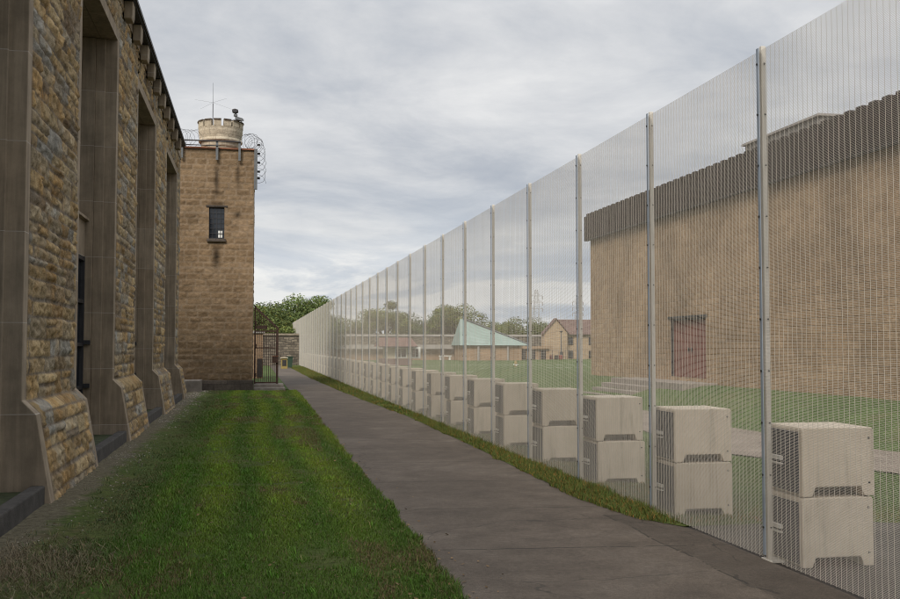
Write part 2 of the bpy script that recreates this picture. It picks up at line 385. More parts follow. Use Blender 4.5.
for a, b in BAYS:
    MB().box(WX-.3, WX+.018, a-.24, b+.24, 8.2, 8.43).build('lintel', M['dressed'], bd, bevel=.012)
    sl = MB().box(-2.64, -2.47, a+.002, b-.002, -.2, .27).build('sill_curb', M['sill_stone'], bd, bevel=.02)
    MB().box(-3.6, -2.643, a+.002, b-.002, -.2, .20).build('sill_bed', M['moss'], sl)
    w = MB()
    for zz in (.3, 1.15, 2.0, 2.85, 3.7): w.box(-3.40, -3.31, a+.3, b-.12, zz-.035, zz+.035)
    n = 5
    for i in range(n+1):
        yy = a+.32+(b-a-.46)*i/n; w.box(-3.405, -3.305, yy-.03, yy+.03, .25, 3.75)
    wf = w.build('window', M['dark_metal'], bd)
    MB().box(-3.39, -3.375, a+.1, b-.1, .25, 3.75).build('pane', M['glass'], wf)
    for z_ in (2.0, 1.14): MB().box(-3.30, -3.18, b-.16, b-.09, z_, z_+.085).build('stay', M['dark_metal'], wf)
    MB().prism([(-3.7,3.75),(-3.32,3.75),(-3.32,4.45),(-3.24,4.47),(-3.24,4.52),(-3.45,4.68),(-3.7,4.68)], 'y', a+.1, b-.1).build('spandrel', M['dressed'], bd)
    w = MB()
    for zz in (4.72, 5.6, 6.5, 7.4, 8.17): w.box(-3.60, -3.50, a+.3, b-.12, zz-.035, zz+.035)
    for i in range(n+1):
        yy = a+.32+(b-a-.46)*i/n; w.box(-3.605, -3.505, yy-.03, yy+.03, 4.6, 8.2)
    wf = w.build('window', M['dark_metal'], bd)
    MB().box(-3.59, -3.575, a+.1, b-.1, 4.6, 8.2).build('pane', M['glass'], wf)
MB().box(-9.1, -2.52, -16.1, 37.5, 9.235, 9.36).build('eave', M['dark_trim'], bd)
MB().box(-2.515, -2.47, -16.1, 37.52, 9.27, 9.345).build('eave_edge', M['dark_metal'], bd)
MB().box(-2.9, WX+.05, 4.95, 38.9, 9.02, 9.23).build('cornice_band', M['dressed'], bd)
yb = 26.55-1.57*13
while yb < 37.3:
    MB().prism([(WX+.055,8.86),(-2.57,8.86),(-2.55,8.93),(-2.54,9.23),(WX+.055,9.23)], 'y', yb-.2, yb+.2).build('bracket', M['dressed'], bd, bevel=.015)
    yb += 1.57

# ------------------------------------------------------------------ corner tower block
TY, TX0, TX1, TZ = 45.0, -5.2, -.02, 10.66
tw = thing('stone_tower', (-1.7, TY, 0), 'square brown rock-faced tower block with one narrow window at the end of the lawn', 'tower')
def stains(u, z):
    s = np.zeros_like(u)
    for x, zc, rx, rz, a in ((-1.64, 9.3, .10, .75, .75), (-1.62, 8.75, .22, .12, .7), (-.72, 9.6, .09, .6, .6), (-1.62, 5.9, .17, .5, .85), (-.72, 7.75, .16, .14, .7), (-1.6, 8.25, .5, .08, .6), (-2.7,7.6,.4,.3,.3), (-3.0,5.5,.5,1.5,.25)):
        s = np.maximum(s, a*np.exp(-((u-x)/rx)**2-((z-zc)/rz)**2))
    return s
res = .055
U, V, disp, T = stone_field(TX1-TX0, TZ-.47, res, 120, (.25, .29), (.42, .66), TOWPAL, .032, (.205,.150,.100), .10)
Xw, Zw = TX0+U, .47+V
T = T*(1-stains(Xw, Zw)*(.8+.8*fbm(Xw, Zw, .25, 5)).clip(0,1))[..., None]*(.84+.3*fbm(Xw, Zw, 1.2, 9))[..., None]
P = np.stack([Xw, TY-disp, Zw], -1).reshape(-1, 3); F = grid_faces(*U.shape)
c = P[F].mean(1); hole = (c[:,0] > -1.97) & (c[:,0] < -1.29) & (c[:,2] > 6.66) & (c[:,2] < 8.09)
finish('front_face', npmesh('front_face', P, F[~hole], T.reshape(-1, 3)), M['tower'], tw)
U, V, disp, T = stone_field(8., TZ-.47, .09, 121, (.25, .29), (.42, .66), TOWPAL, .032, (.205,.150,.100), .10)
P = np.stack([TX1+disp, TY+U, .47+V], -1).reshape(-1, 3); F = grid_faces(*U.shape)
finish('side_face', npmesh('side_face', P, F, T.reshape(-1, 3)), M['tower'], tw)
MB().box(TX0, TX1-.02, TY+.32, TY+8, -.2, TZ-.01).build('tower_core', M['plinth_stone'], tw)
MB().box(TX0, -1.985, TY+.03, TY+.315, .3, TZ-.02).box(-1.275, TX1-.02, TY+.03, TY+.315, .3, TZ-.02).box(-1.985, -1.275, TY+.03, TY+.315, .3, 6.645).box(-1.985, -1.275, TY+.03, TY+.315, 8.105, TZ-.02).build('window_surround', M['plinth_stone'], tw)
MB().box(TX0, TX1+.06, TY-.07, TY+.3, -.2, .465).build('plinth', M['plinth_stone'], tw, bevel=.02)
MB().box(TX0, TX1+.09, TY-.09, TY+8.1, TZ, TZ+.07).build('coping', M['copper_flash'], tw)
w = MB()
for a in (-1.965, -1.31): w.box(a, a+.045, TY+.06, TY+.13, 6.68, 8.08)
for a in (6.68, 8.03): w.box(-1.965, -1.265, TY+.061, TY+.129, a, a+.05)
for i in range(1, 4): w.box(-1.95+i*.165-.01, -1.95+i*.165+.01, TY+.05, TY+.07, 6.7, 8.05)
for i in range(1, 6): w.box(-1.95, -1.29, TY+.048, TY+.062, 6.7+i*.225-.01, 6.7+i*.225+.01)
wf = w.build('window', M['dark_metal'], tw)
MB().box(-1.96, -1.29, TY+.10, TY+.12, 6.68, 8.08).build('pane', M['glass'], wf)
MB().box(-1.55, -1.37, TY+.082, TY+.098, 6.75, 7.05).build('blind', M['white'], wf)
MB().box(-2.03, -1.22, TY-.12, TY+.14, 6.56, 6.675).build('window_sill', M['plinth_stone'], wf)
MB().box(-2.08, -1.16, TY-.055, TY+.1, 8.09, 8.17).build('window_head', M['plinth_stone'], wf)
# steel rail brackets on the parapet
r = MB()
for X, z0 in ((-3.13, 10.2), (-1.63, 10.15), (-.66, 10.15)):
    MB().box(X-.05, X+.05, TY-.20, TY-.12, z0, 11.0).build('rail_post', M['steel_grey'], tw)
MB().cyl((-3.3,TY-.22,10.98),(-.62,TY-.22,10.98),.03).build('rail', M['dark_metal'], tw)
MB().cyl((-3.3,TY-.22,10.78),(-1.5,TY-.22,10.78),.022).build('rail', M['dark_metal'], tw)
MB().box(-.02, .12, TY-.16, TY-.06, 8.9, 10.72).build('corner_conduit', M['steel_grey'], tw)
cb = MB().box(-3.4, -2.15, 43.4, 44.9, -.2, .52).box(-3.4,-2.75,43.2,43.39,-.2,.5)
tag(cb.build('concrete_block', M['stoop_concrete'], None, (-2.8,44.2,0), bevel=.03), 'low grey concrete block in the corner between the stone building and the tower foot', 'concrete block')
# round turret standing on the block behind
tr = thing('round_turret', (-1.62, 49, 10.66), 'round cream stone turret with battlements rising behind the tower parapet', 'turret')
tc = (-1.62, 49.0, 0); k = 1.0
MB().lathe(tc, [(.84,10.2),(.84,11.45),(.88,11.47),(.9,11.52),(.92,11.72),(1.0,11.76),(1.0,11.84),(.98,11.87),(1.04,12.2),(1.04,12.38),(.86,12.38),(.86,12.1)], 40).build('drum', M['turret_stone'], tr)
MB().lathe((tc[0],tc[1],0), [(1.005,11.7),(1.03,11.74),(1.03,11.79),(1.005,11.83)], 40).build('string_course', M['turret_stone'], tr)
for i in range(14):
    a = 2*math.pi*(i+.25)/14; da = .165
    q = []
    for r_ in (1.06, .84):
        q += [(tc[0]+r_*math.cos(a+s_*da), tc[1]+r_*math.sin(a+s_*da)) for s_ in ((-1, 1) if r_ > 1 else (1, -1))]
    m_ = MB().prism(q, 'z', 12.381, 12.66).build('merlon', M['turret_stone'], tr)
    qc = [(tc[0]+(x-tc[0])*1.04, tc[1]+(y-tc[1])*1.04) for x, y in q]
    MB().prism(qc, 'z', 12.662, 12.71).build('merlon_cap', M['plinth_stone'], m_)
an = thing('radio_antenna', (-1.98, 48.6, 12.1), 'thin whip antenna with four drooping radials on the turret', 'antenna')
MB().cyl((-1.98,48.6,12.1),(-1.98,48.6,13.55),.02,.018,6).cyl((-1.98,48.6,13.55),(-1.98,48.6,14.55),.009,.006,5).build('mast', M['dark_metal'], an)
for dx, dy, dz in ((-.85,.0,.1), (.62,.5,.35), (-.55,-.5,-.45), (.95,-.4,-.4)):
    MB().cyl((-1.98,48.6,13.6),(-1.98+dx,48.6+dy,13.6+dz),.005,.004,4).build('radial', M['steel_grey'], an)
fl = thing('floodlight_cluster', (-.86, 48.3, 12.5), 'grey floodlight and camera heads on a short mast beside the turret', 'floodlight')
MB().cyl((-.9,48.3,12.35),(-.9,48.3,13.1),.04,.035,8).box(-1.0,-.82,48.22,48.4,12.92,13.0).build('mast', M['steel_grey'], fl)
MB().prism([(-1.07,13.1),(-.95,13.04),(-.78,13.1),(-.8,13.22),(-.95,13.26),(-1.08,13.22)], 'y', 48.15, 48.4).build('lamp_head', M['dark_metal'], fl, bevel=.03)
MB().prism([(-.9,12.74),(-.6,12.68),(-.58,12.82),(-.88,12.9)], 'y', 48.2, 48.4).box(-.58,-.53,48.22,48.38,12.7,12.80).build('camera_head', M['steel_grey'], fl, bevel=.02)
# razor wire
def coil(path, rad, turns, wr, seed):
    rs = random.Random(seed); pts = []; n = turns*14
    path = [Vector(p) for p in path]; L = len(path)-1
    for i in range(n+1):
        f = i/n*L; j = min(int(f), L-1); p = path[j].lerp(path[j+1], f-j); d = (path[j+1]-path[j]).normalized()
        a = d.cross(Vector((0,1,0))).normalized() if abs(d.y) < .9 else Vector((1,0,0)); b = d.cross(a)
        t_ = 2*math.pi*i/14+.2*math.sin(i*.7); rr = rad*(1+rs.uniform(-.1,.1))
        pts.append(p+a*math.cos(t_)*rr+b*math.sin(t_)*rr*.4+d*math.sin(t_)*rr*.85)
    return MB().tube(pts, wr, 4)
cw = coil([(-.45,45.2,11.05),(-.1,45.2,11.1),(.08,45.2,10.85),(.14,45.2,10.2),(.12,45.2,9.3)], .36, 13, .008, 3)
for z_ in (10.9, 10.5, 10.1, 9.7, 9.4): cw.box(.1,.24,45.1,45.16,z_,z_+.09)
tag(cw.build('razor_wire_coil', M['dark_metal'], None, (0,45.2,10)), 'tangled razor wire coil spilling over the right corner of the tower', 'razor wire', 'razor wire on the tower')
tag(coil([(-3.5,45.6,11.2),(-2.5,45.6,11.2)], .42, 6, .006, 4).build('razor_wire_coil', M['dark_metal'], None, (-3,45.6,10.8)), 'loose razor wire loops between the stone building roof and the turret', 'razor wire', 'razor wire on the tower')

# ------------------------------------------------------------------ gate and steps
st = thing('entrance_steps', (.7, 44.9, 0), 'two worn dark concrete steps below the rusty gate', 'steps')
MB().box(.05, 1.40, 44.55, 46.4, -.1, .135).build('step', M['concrete_step'], st, bevel=.015)
MB().box(.05, 1.34, 44.95, 46.4, .136, .285).build('step', M['concrete_step'], st, bevel=.015)
g = thing('iron_gate', (.05, 45.3, .29), 'rusty brown iron bar gate with a sloping top beside the tower', 'gate')
gy = 45.3
fr = MB().box(.05,.12,gy-.035,gy+.035,.29,3.72).box(1.02,1.11,gy-.045,gy+.045,.29,2.72).box(.121,1.019,gy-.03,gy+.03,.31,.37).box(.121,1.019,gy-.03,gy+.03,2.6,2.66)
fr.prism([(.05,3.66),(1.11,2.68),(1.13,2.77),(.05,3.78)], 'y', gy-.05, gy+.05).build('gate_frame', M['rust_iron'], g)
for i in range(11):
    X = .19+i*.083; MB().cyl((X,gy,.37),(X,gy,3.68-(X-.05)*.92),.015,.015,6).build('bar', M['rust_iron'], g)
for z_ in (1.86,):
    MB().box(.121,1.019,gy-.022,gy+.022,z_,z_+.05).build('crossbar', M['rust_iron'], g)
MB().box(.125,.6,gy-.04,gy+.04,2.72,2.88).build('sign_plate', M['rust_iron'], g)
lb = MB().box(.86,1.10,gy-.11,gy-.05,1.22,1.5).build('lock_box', M['rust_iron'], g, bevel=.01)
MB().box(.84,1.12,gy-.12,gy-.045,1.505,1.53).build('lock_hood', M['copper_flash'], lb)
for z_ in (.6,1.9,2.9): MB().cyl((.12,gy-.06,z_),(.12,gy-.06,z_+.16),.035).build('hinge', M['rust_iron'], g)

# ------------------------------------------------------------------ ground, path, lawn
def sheet(name, poly, z, mat):
    o = MB().add([(x, y, z) for x, y in poly], [tuple(range(len(poly)))]).build(name, mat); return tag(o, kind='structure')
def strip(name, left, right, mat, z, n=1, jl=0., jr=0., seed=1):
    """ribbon between two polylines given as functions of y samples"""
    ys, xl, xr = left
    ncol = 10; V = []; rs = np.random.RandomState(seed)
    for y, a, b in zip(ys, xl, xr):
        for i in range(ncol+1):
            V.append((a+(b-a)*i/ncol, y, z))
    return tag(finish(name, npmesh(name, np.array(V), grid_faces(len(ys), ncol+1)), mat), kind='structure')
N_ = 60
gx_ = np.concatenate([[-3000,-600,-150,-40],np.linspace(-20,60,17),[150,600,3000]]); gy_ = np.concatenate([[-3000,-500,-60],np.linspace(-20,200,23),[400,900,3000]])
GX, GY = np.meshgrid(gx_, gy_); P = np.stack([GX, GY, np.full_like(GX, -.03)], -1).reshape(-1,3)
tag(finish('ground', npmesh('ground', P, grid_faces(*GX.shape)), M['field_grass']), kind='structure')
ledge = lambda y: np.interp(y, [-10,7.7,8.6,9.9,15,21,31,41,46,200], [1.52,1.56,1.6,1.63,1.63,1.71,1.8,1.86,1.86,1.86])
redge = lambda y: np.interp(y, [-10,10.2,10.8,11.8,13.2,15.5,18.6,29,34,44,62,110], [4.66,4.66,4.38,4.22,4.17,4.19,4.25,4.26,4.02,3.76,3.46,3.3])
ys = np.concatenate([np.linspace(-12, 7, 10), np.linspace(7.1, 110, 420)])
jn = (fbm(ys, ys*0, .5, 3)-.5)
strip('footpath', (ys, ledge(ys)-.25, redge(ys)+np.where(ys > 10.3, .3, 0)), None, M['path_asphalt'], 0.)
sheet('asphalt_apron', [(4.0,-12),(60,-12),(60,2.5),(12,8.1),(7.0,10.15),(5.65,10.9),(4.75,11.0),(4.3,11.2),(4.0,11.2)], -.008, M['apron_asphalt'])
# lawn surface
lx = np.linspace(-2.62, 1.75, 45); ly = np.linspace(-2, 44.8, 320); LX, LY = np.meshgrid(lx, ly)
LX = -2.62+(LX+2.62)/(4.37)*(ledge(LY)+.0+(fbm(LY, LY*0, .4, 3)-.5)*.16+2.62)
LZ = .008+.03*fbm(LX, LY, .7, 21)+.03*sstep(-1.2,-2.4,LX)
LZ = np.where(LX > ledge(LY)-.12, np.minimum(LZ, .012), LZ)
tag(finish('lawn', npmesh('lawn', np.stack([LX,LY,LZ],-1).reshape(-1,3), grid_faces(*LX.shape)), M['lawn_soil'], smooth=True), kind='structure')
# beyond the tower: grass left of the path
sheet('far_lawn', [(.0,46.5),(1.84,46.5),(1.84,99),(-30,99),(-30,54),(.0,54)], -.006, M['field_grass'])
# verge soil
vy = np.linspace(10.3, 105, 300)
strip('verge', (vy, redge(vy), np.full_like(vy, 5.6)), None, M['lawn_soil'], .006)
# grassy bank at the building behind the fence
bx = np.linspace(10, 17, 30); by = np.linspace(5, 60, 60); BX, BY = np.meshgrid(bx, by)
BZ = -.02+.70*sstep(11.6,14.8,BX)+.04*(fbm(BX,BY,1.5,7)-.5)*sstep(10.3,12,BX)
tag(finish('grass_bank', npmesh('grass_bank', np.stack([BX,BY,BZ],-1).reshape(-1,3), grid_faces(*BX.shape)), M['field_grass'], smooth=True), kind='structure')
sheet('dirt_track', [(10.6,9.0),(14.5,9.0),(12.4,14.5),(11.6,17.6),(11.4,23.2),(12.3,33),(11.8,36.5),(9.6,26),(8.3,18),(8.66,16.95),(9.8,14.1)], -.004, M['dirt_path'])
for y_, x0, x1 in ((74.5, 12.6, 27), (101, 17, 44), (88, 20, 30)):
    sheet('field_line', [(x0,y_),(x1,y_),(x1,y_+.35),(x0,y_+.35)], -.022, M['field_paint'])

# ------------------------------------------------------------------ grass blades
def blades(name, x, y, z, h, w, tone, seed, lean=.5, segs=2):
    rs = np.random.RandomState(seed); n = len(x)
    a = rs.uniform(0, 2*math.pi, n); dx, dy = np.cos(a), np.sin(a); b = rs.uniform(0, 2*math.pi, n); l = h*rs.uniform(.1, lean, n)*1.6
    bx_, by_ = np.cos(b)*l, np.sin(b)*l
    base = np.stack([x, y, z], 1); wv = np.stack([dx*w/2, dy*w/2, np.zeros(n)], 1)
    zz = np.zeros(n)
    mid = base+np.stack([bx_*.35, by_*.35, h*.6], 1); tip = base+np.stack([bx_, by_, h*np.clip(1-.35*(l/h)**2, .25, 1)], 1)
    if segs == 2:
        V = np.stack([base-wv, base+wv, mid-wv*.75, mid+wv*.75, tip], 1).reshape(-1, 3); k = 5
        F = (np.arange(n)[:, None, None]*5+np.array([[0,1,3],[0,3,2],[2,3,4]])[None]).reshape(-1, 3)
    else:
        V = np.stack([base-wv, base+wv, tip], 1).reshape(-1, 3); k = 3
        F = (np.arange(n)[:, None, None]*3+np.array([[0,1,2]])[None]).reshape(-1, 3)
    T = np.repeat(tone, k, 0); return V, F, T
def build_grass(name, chunks):
    Vs, Fs, Ts, off = [], [], [], 0
    for V, F, T in chunks: Vs.append(V); Fs.append(F+off); Ts.append(T); off += len(V)
    o = finish(name, npmesh(name, np.concatenate(Vs), np.concatenate(Fs), np.concatenate(Ts)), M['blade'])
    return tag(o, kind='stuff')
def lawn_tone(x, y, rs):
    n = len(x); g = np.array([.060,.132,.014]); g2 = np.array([.10,.172,.023]); br = np.array([.17,.12,.06]); dl = np.array([.080,.096,.046])
    f = fbm(x, y, 1.1, 51)[:, None]; t_ = g*(1-f)+g2*f
    m = (.5+.5*np.sin((x-.05+.12*np.sin(y*.35))*2*math.pi/.8))*sstep(8, 14, y)*sstep(-1.3,-.8,x); t_ = t_*(1+m[:, None]*np.array([1.15,.6,.3]))
    dry = sstep(.60, .74, fbm(x*1.3, y*.35, .8, 77)+.07*sstep(12, 8, y)+.12*np.exp(-((x-1.15)/.25)**2)+.05*np.exp(-((x-.15)/.3)**2))
    pick = (rs.rand(n) < dry*.6)[:, None]; t_ = np.where(pick, br*rs.uniform(.6,1.3,(n,1)), t_)
    e = sstep(-1.0, -1.9, x+.4*(fbm(x, y, .8, 5)-.5))[:, None]; t_ = t_*(1-.28*sstep(.75,1.5,x))[:,None]; t_ = t_*(1-e)+dl*e
    pick = (rs.rand(n) < .05+.16*e[:,0])[:, None]; t_ = np.where(pick, br*rs.uniform(.7,1.5,(n,1)), t_)
    return t_*rs.uniform(.65, 1.35, (n, 1))
rs = np.random.RandomState(5); ch = []
for (a, b, dens, w, h) in ((6.3, 11, 6500, .005, .030), (11, 17, 3400, .007, .031), (17, 27, 1700, .011, .034), (27, 44.7, 800, .02, .036)):
    A = (b-a)*4.3; n = int(A*dens); y = rs.uniform(a, b, n); x = -2.5+(ledge(y)+2.5+.03+(fbm(y, y*0, .4, 3)-.5)*.16)*rs.rand(n)
    soil = sstep(.66, .76, fbm(x, y, .6, 99)+.22*np.exp(-((x+1.15)/.5)**2-((y-8.2)/.6)**2)+.07*sstep(-2.15,-2.4,x))
    k_ = rs.rand(n) > soil*.9; x, y = x[k_], y[k_]; n = len(x)
    hh = h*rs.uniform(.5, 1.5, n)*(.7+.7*fbm(x, y, .7, 13)); edge = sstep(.25, .05, ledge(y)-x); hh = hh*(1+.7*edge)
    hh = hh*(1-.35*sstep(-1.2,-2.2,x))
    ch.append(blades('g', x, y, np.full(n, .02), hh, w*rs.uniform(.7,1.3,n), lawn_tone(x, y, rs), int(a), .75, 2 if a < 15 else 1))
# taller tufts
tx = rs.uniform(-2.2, 1.5, 260); ty = rs.uniform(7, 22, 260)
x = np.repeat(tx, 14)+rs.normal(0,.035,260*14); y = np.repeat(ty,14)+rs.normal(0,.035,260*14); k_ = x < ledge(y)+.05; x, y = x[k_], y[k_]
ch.append(blades('t', x, y, np.full(len(x),.02), rs.uniform(.05,.11,len(x)), np.full(len(x),.007), lawn_tone(x,y,rs)*np.array([1.0,1.25,1.0]), 8, .9))
build_grass('lawn_grass', ch)
# dead straw at the foot of the wall
n = 2600; x = rs.normal(-2.0,.33,n); y = rs.normal(9.3,.55,n); k_ = (x > -2.44); x, y = x[k_], y[k_]; n = len(x)
build_grass('dead_straw', [blades('s', x, y, np.full(n,.03), rs.uniform(.04,.13,n), np.full(n,.005), np.array([.20,.155,.095])*rs.uniform(.45,1.2,(n,1)), 4, 1.9)])
# rough verge under and behind the fence
def vt(x, y, rs):
    n = len(x); f = fbm(x, y, .5, 61)[:, None]; t_ = np.array([.045,.075,.014])*(1-f)+np.array([.085,.105,.022])*f
    p_ = rs.rand(n); t_ = np.where((p_ < .15)[:, None], np.array([.17,.115,.03]), t_); t_ = np.where((p_ > .95)[:, None], np.array([.24,.10,.025]), t_)
    return t_*rs.uniform(.6,1.35,(n,1))
ch = []
for (a, b, dens, w, h) in ((10.35, 16, 5200, .006, .065), (16, 28, 2200, .011, .062), (28, 95, 520, .026, .06)):
    n = int((b-a)*1.4*dens); y = rs.uniform(a, b, n); r0 = redge(y)+.30*(fbm(y,y*0,.9,8)-.5); x = r0+(5.7-r0)*rs.rand(n)**1.1
    keep = (y > 10.35+.5*np.clip(4.75-x,0,1)+.9*rs.rand(n)**2) & ~((x > 4.76) & (x < 5.52) & (((y-8.17) % 2.69) < .64))
    x, y = x[keep], y[keep]; n = len(x)
    tall = .75+.6*np.exp(-((x-4.6)/.25)**2)
    ch.append(blades('v', x, y, np.full(n,.005), h*tall*rs.uniform(.4,1.45,n)*(.35+1.4*fbm(x,y,.45,33)), w*rs.uniform(.7,1.3,n), vt(x,y,rs), int(b), .8, 2 if a < 15 else 1))
n = 40000; x = rs.uniform(5.7, 10.5, n); y = rs.uniform(10, 24, n); k_ = (y > 10.9-(x-5.65)*.55) & ~((x > 8.3) & (y > 9) & (y < 24) & (x > 8.3+np.clip((16.8-y)*.5,0,2)))
x, y = x[k_], y[k_]; n = len(x); tone = np.array([.068,.098,.032])*rs.uniform(.6,1.4,(n,1)); yl = sstep(12.6,11,y+(x-5.6)*.4)[:,None]; tone = tone*(1-yl*.6)+np.array([.15,.125,.04])*yl*.6
ch.append(blades('w', x, y, np.full(n,-.025), rs.uniform(.04,.10,n), np.full(n,.011), tone, 12, .7, 1))
build_grass('verge_grass', ch)
# pebbles and crumbled mortar along the wall foot
n = 16000; x = -2.46+np.abs(rs.normal(0,.16,n))+.5*rs.rand(n)**5; y = 7+38*rs.rand(n)**1.5; s = (.005+.02*rs.rand(n)**3)*(.6+y*.035)
O = np.array([[1,0,0],[-1,0,0],[0,1,0],[0,-1,0],[0,0,.7],[0,0,-.7]]); OF = np.array([[0,2,4],[2,1,4],[1,3,4],[3,0,4],[2,0,5],[1,2,5],[3,1,5],[0,3,5]])
V = (np.stack([x,y,np.full(n,.035)],1)[:,None,:]+O[None]*s[:,None,None]*rs.uniform(.6,1.3,(n,6,1))).reshape(-1,3); F = (np.arange(n)[:,None,None]*6+OF[None]).reshape(-1,3)
T = np.repeat(np.array([.20,.175,.14])*rs.uniform(.25,1.5,(n,1)), 6, 0)
tag(finish('gravel', npmesh('gravel', V, F, T), M['blade']), kind='stuff')
n = 900; y = 6.8+26*rs.rand(n)**1.7; x = np.where(rs.rand(n) < .45, ledge(y)+rs.normal(0,.22,n), rs.uniform(-2.4, 1.6, n)); a = rs.uniform(0,6.28,n); s = rs.uniform(.008,.026,n)
zl = np.where(x > ledge(y)+.05, .006, .042); q = np.stack([np.cos(a)*s, np.sin(a)*s, rs.uniform(-.3,.3,n)*s], 1); r_ = np.stack([-np.sin(a)*s*.5, np.cos(a)*s*.5, rs.uniform(-.2,.4,n)*s], 1); c0 = np.stack([x,y,zl+.006],1)
tag(finish('fallen_leaves', npmesh('fallen_leaves', np.stack([c0-q,c0-r_,c0+q,c0+r_],1).reshape(-1,3), np.arange(n*4).reshape(-1,4), np.repeat(np.array([.15,.095,.045])*rs.uniform(.35,1.5,(n,1)),4,0)), M['blade']), kind='stuff')

# ------------------------------------------------------------------ anti-climb mesh fence
FX, FY0, SP, FH = 4.65, 8.56, 2.69, 4.77
fe = thing('mesh_fence', (FX, FY0, 0), 'very tall pale anti-climb wire mesh fence receding along the path', 'fence')
I0, I1 = -3, 47
pitch, wr = .0108, .0012
nz = int((FH-.05)/pitch)
sq = np.array([[-1,0,-1],[1,0,-1],[1,0,1],[-1,0,1]])*wr
Vs, Fs = [], []; off = 0
QF = np.array([[0,1,5,4],[1,2,6,5],[2,3,7,6],[3,0,4,7]])
z = .03+np.arange(nz)*pitch
a = np.stack([np.full(nz,FX), np.full(nz,FY0+.002), z],1)[:,None,:]+sq[None]; b = a.copy(); b[...,1] = FY0+SP-.002
Vs.append(np.concatenate([a,b],1).reshape(-1,3)); Fs.append((np.arange(nz)[:,None,None]*8+QF[None]).reshape(-1,4)); off = nz*8
vy_ = np.arange(.038, SP, .0762); m_ = len(vy_); sv = np.array([[-1,-1,0],[1,-1,0],[1,1,0],[-1,1,0]])*.00135
a = np.stack([np.full(m_,FX-.003), FY0+vy_, np.full(m_,.02)],1)[:,None,:]+sv[None]; b = a.copy(); b[...,2] = .03+(nz-1)*pitch+.001
Vs.append(np.concatenate([a,b],1).reshape(-1,3)); Fs.append((np.arange(m_)[:,None,None]*8+QF[None]).reshape(-1,4)+off)
pan = finish('mesh_panel', npmesh('mesh_panel', np.concatenate(Vs), np.concatenate(Fs)), M['wire'], fe)
def post_meshes():
    p = MB().box(FX+.010, FX+.056, FY0-.021, FY0+.021, -.1, FH+.02)
    post = p.build('post', M['galv'], fe, bevel=.004)
    bar = MB().box(FX-.016, FX-.007, FY0-.008, FY0+.030, .05, FH).build('clamp_bar', M['clamp_steel'], post)
    bl = MB()
    for z_ in np.arange(.3, FH, .48): bl.cyl((FX-.024,FY0+.012,z_),(FX-.016,FY0+.012,z_),.011,.011,6)
    for z_ in np.arange(.3, FH, .48): bl.cyl((FX+.04,FY0-.027,z_),(FX+.04,FY0-.02,z_),.009,.009,6)
    bolts = bl.build('bolts', M['bolt'], post); bolts.name = 'bolt_row'
    foot = MB().box(FX+.0, FX+.14, FY0-.09, FY0+.09, -.02, .012).build('base_plate', M['galv'], post)
    return post
post = post_meshes()
for i in range(I0, I1+1):
    if i != 0:
        c = post.copy(); link(c); c.location = (0, i*SP, 0)
        for ch_ in post.children:
            d = ch_.copy(); link(d); d.parent = c
    if i < I1 and i != 0:
        c = pan.copy(); link(c); c.location = (0, i*SP, 0)

# ------------------------------------------------------------------ concrete ballast blocks
BW, BD, BH = .72, .62, .615
def ordinal(n):
    return ['nearest','second','third','fourth','fifth','sixth','seventh','eighth','ninth','tenth','eleventh','twelfth','thirteenth','fourteenth','fifteenth','sixteenth','seventeenth','eighteenth','nineteenth','twentieth'][n] if n < 20 else None
def ballast(loc):
    x, y, z = loc
    t_ = thing('ballast_block', loc, 'b', 'concrete block')
    pr_ = [(0,0),(.10,0),(.135,.085),(.585,.085),(.62,0),(BW,0),(BW,.59),(BW-.015,BH),(.015,BH),(0,.59)]
    body = MB().prism([(x+.02+a*(BW-.02)/BW, z+b) for a, b in pr_], 'y', y, y+BD).box(x+.08, x+BW-.08, y+.36, y+BD-.01, z+.004, z+.2).build('body', M['ballast'], t_, bevel=.012)
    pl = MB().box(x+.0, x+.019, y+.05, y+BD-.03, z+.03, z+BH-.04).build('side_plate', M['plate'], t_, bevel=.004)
    br = MB().box(x-.035, x-.001, y+.30, y+.52, z+.30, z+.335).box(x-.030, x-.001, y+.30, y+.52, z+.26, z+.272).build('bracket', M['zinc'], pl)
    for zz in (.12, .52): MB().cyl((x+BW-.05,y-.004,z+zz),(x+BW-.05,y+.02,z+zz),.011,.011,8).build('anchor_hole', M['bolt'], t_)
    return t_
b0 = ballast((4.775, 8.17, 0)); b0['group'] = 'concrete ballast blocks behind the fence'
kids = list(b0.children)
jr = random.Random(3)
for i in range(0, 46):
    for up in (0, 1):
        if i == 0 and up == 0: o = b0
        else:
            o = b0.copy(); link(o)
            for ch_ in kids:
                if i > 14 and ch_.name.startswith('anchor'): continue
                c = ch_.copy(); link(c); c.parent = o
                if i <= 14:
                    for g_ in ch_.children:
                        d = g_.copy(); link(d); d.parent = c
        o.location = (4.775+jr.uniform(-.012,.012), 8.17+i*SP+jr.uniform(-.02,.02), up*(BH+.008)+.002)
        o.rotation_euler = (0, 0, R(jr.uniform(-1.6,1.6)))
        w_ = ordinal(i)
        lv = 'upper' if up else 'lower'
        if i == 0: o['label'] = f'{lv} pale concrete ballast block of the nearest stack, standing on asphalt at the right'
        elif w_: o['label'] = f'{lv} pale concrete ballast block in the {w_} stack from the right behind the fence'
        else: o['label'] = f'{lv} pale concrete ballast block deep in the far half of the fence row'
        o['group'] = 'concrete ballast blocks behind the fence' if w_ else f'far {lv} ballast blocks'

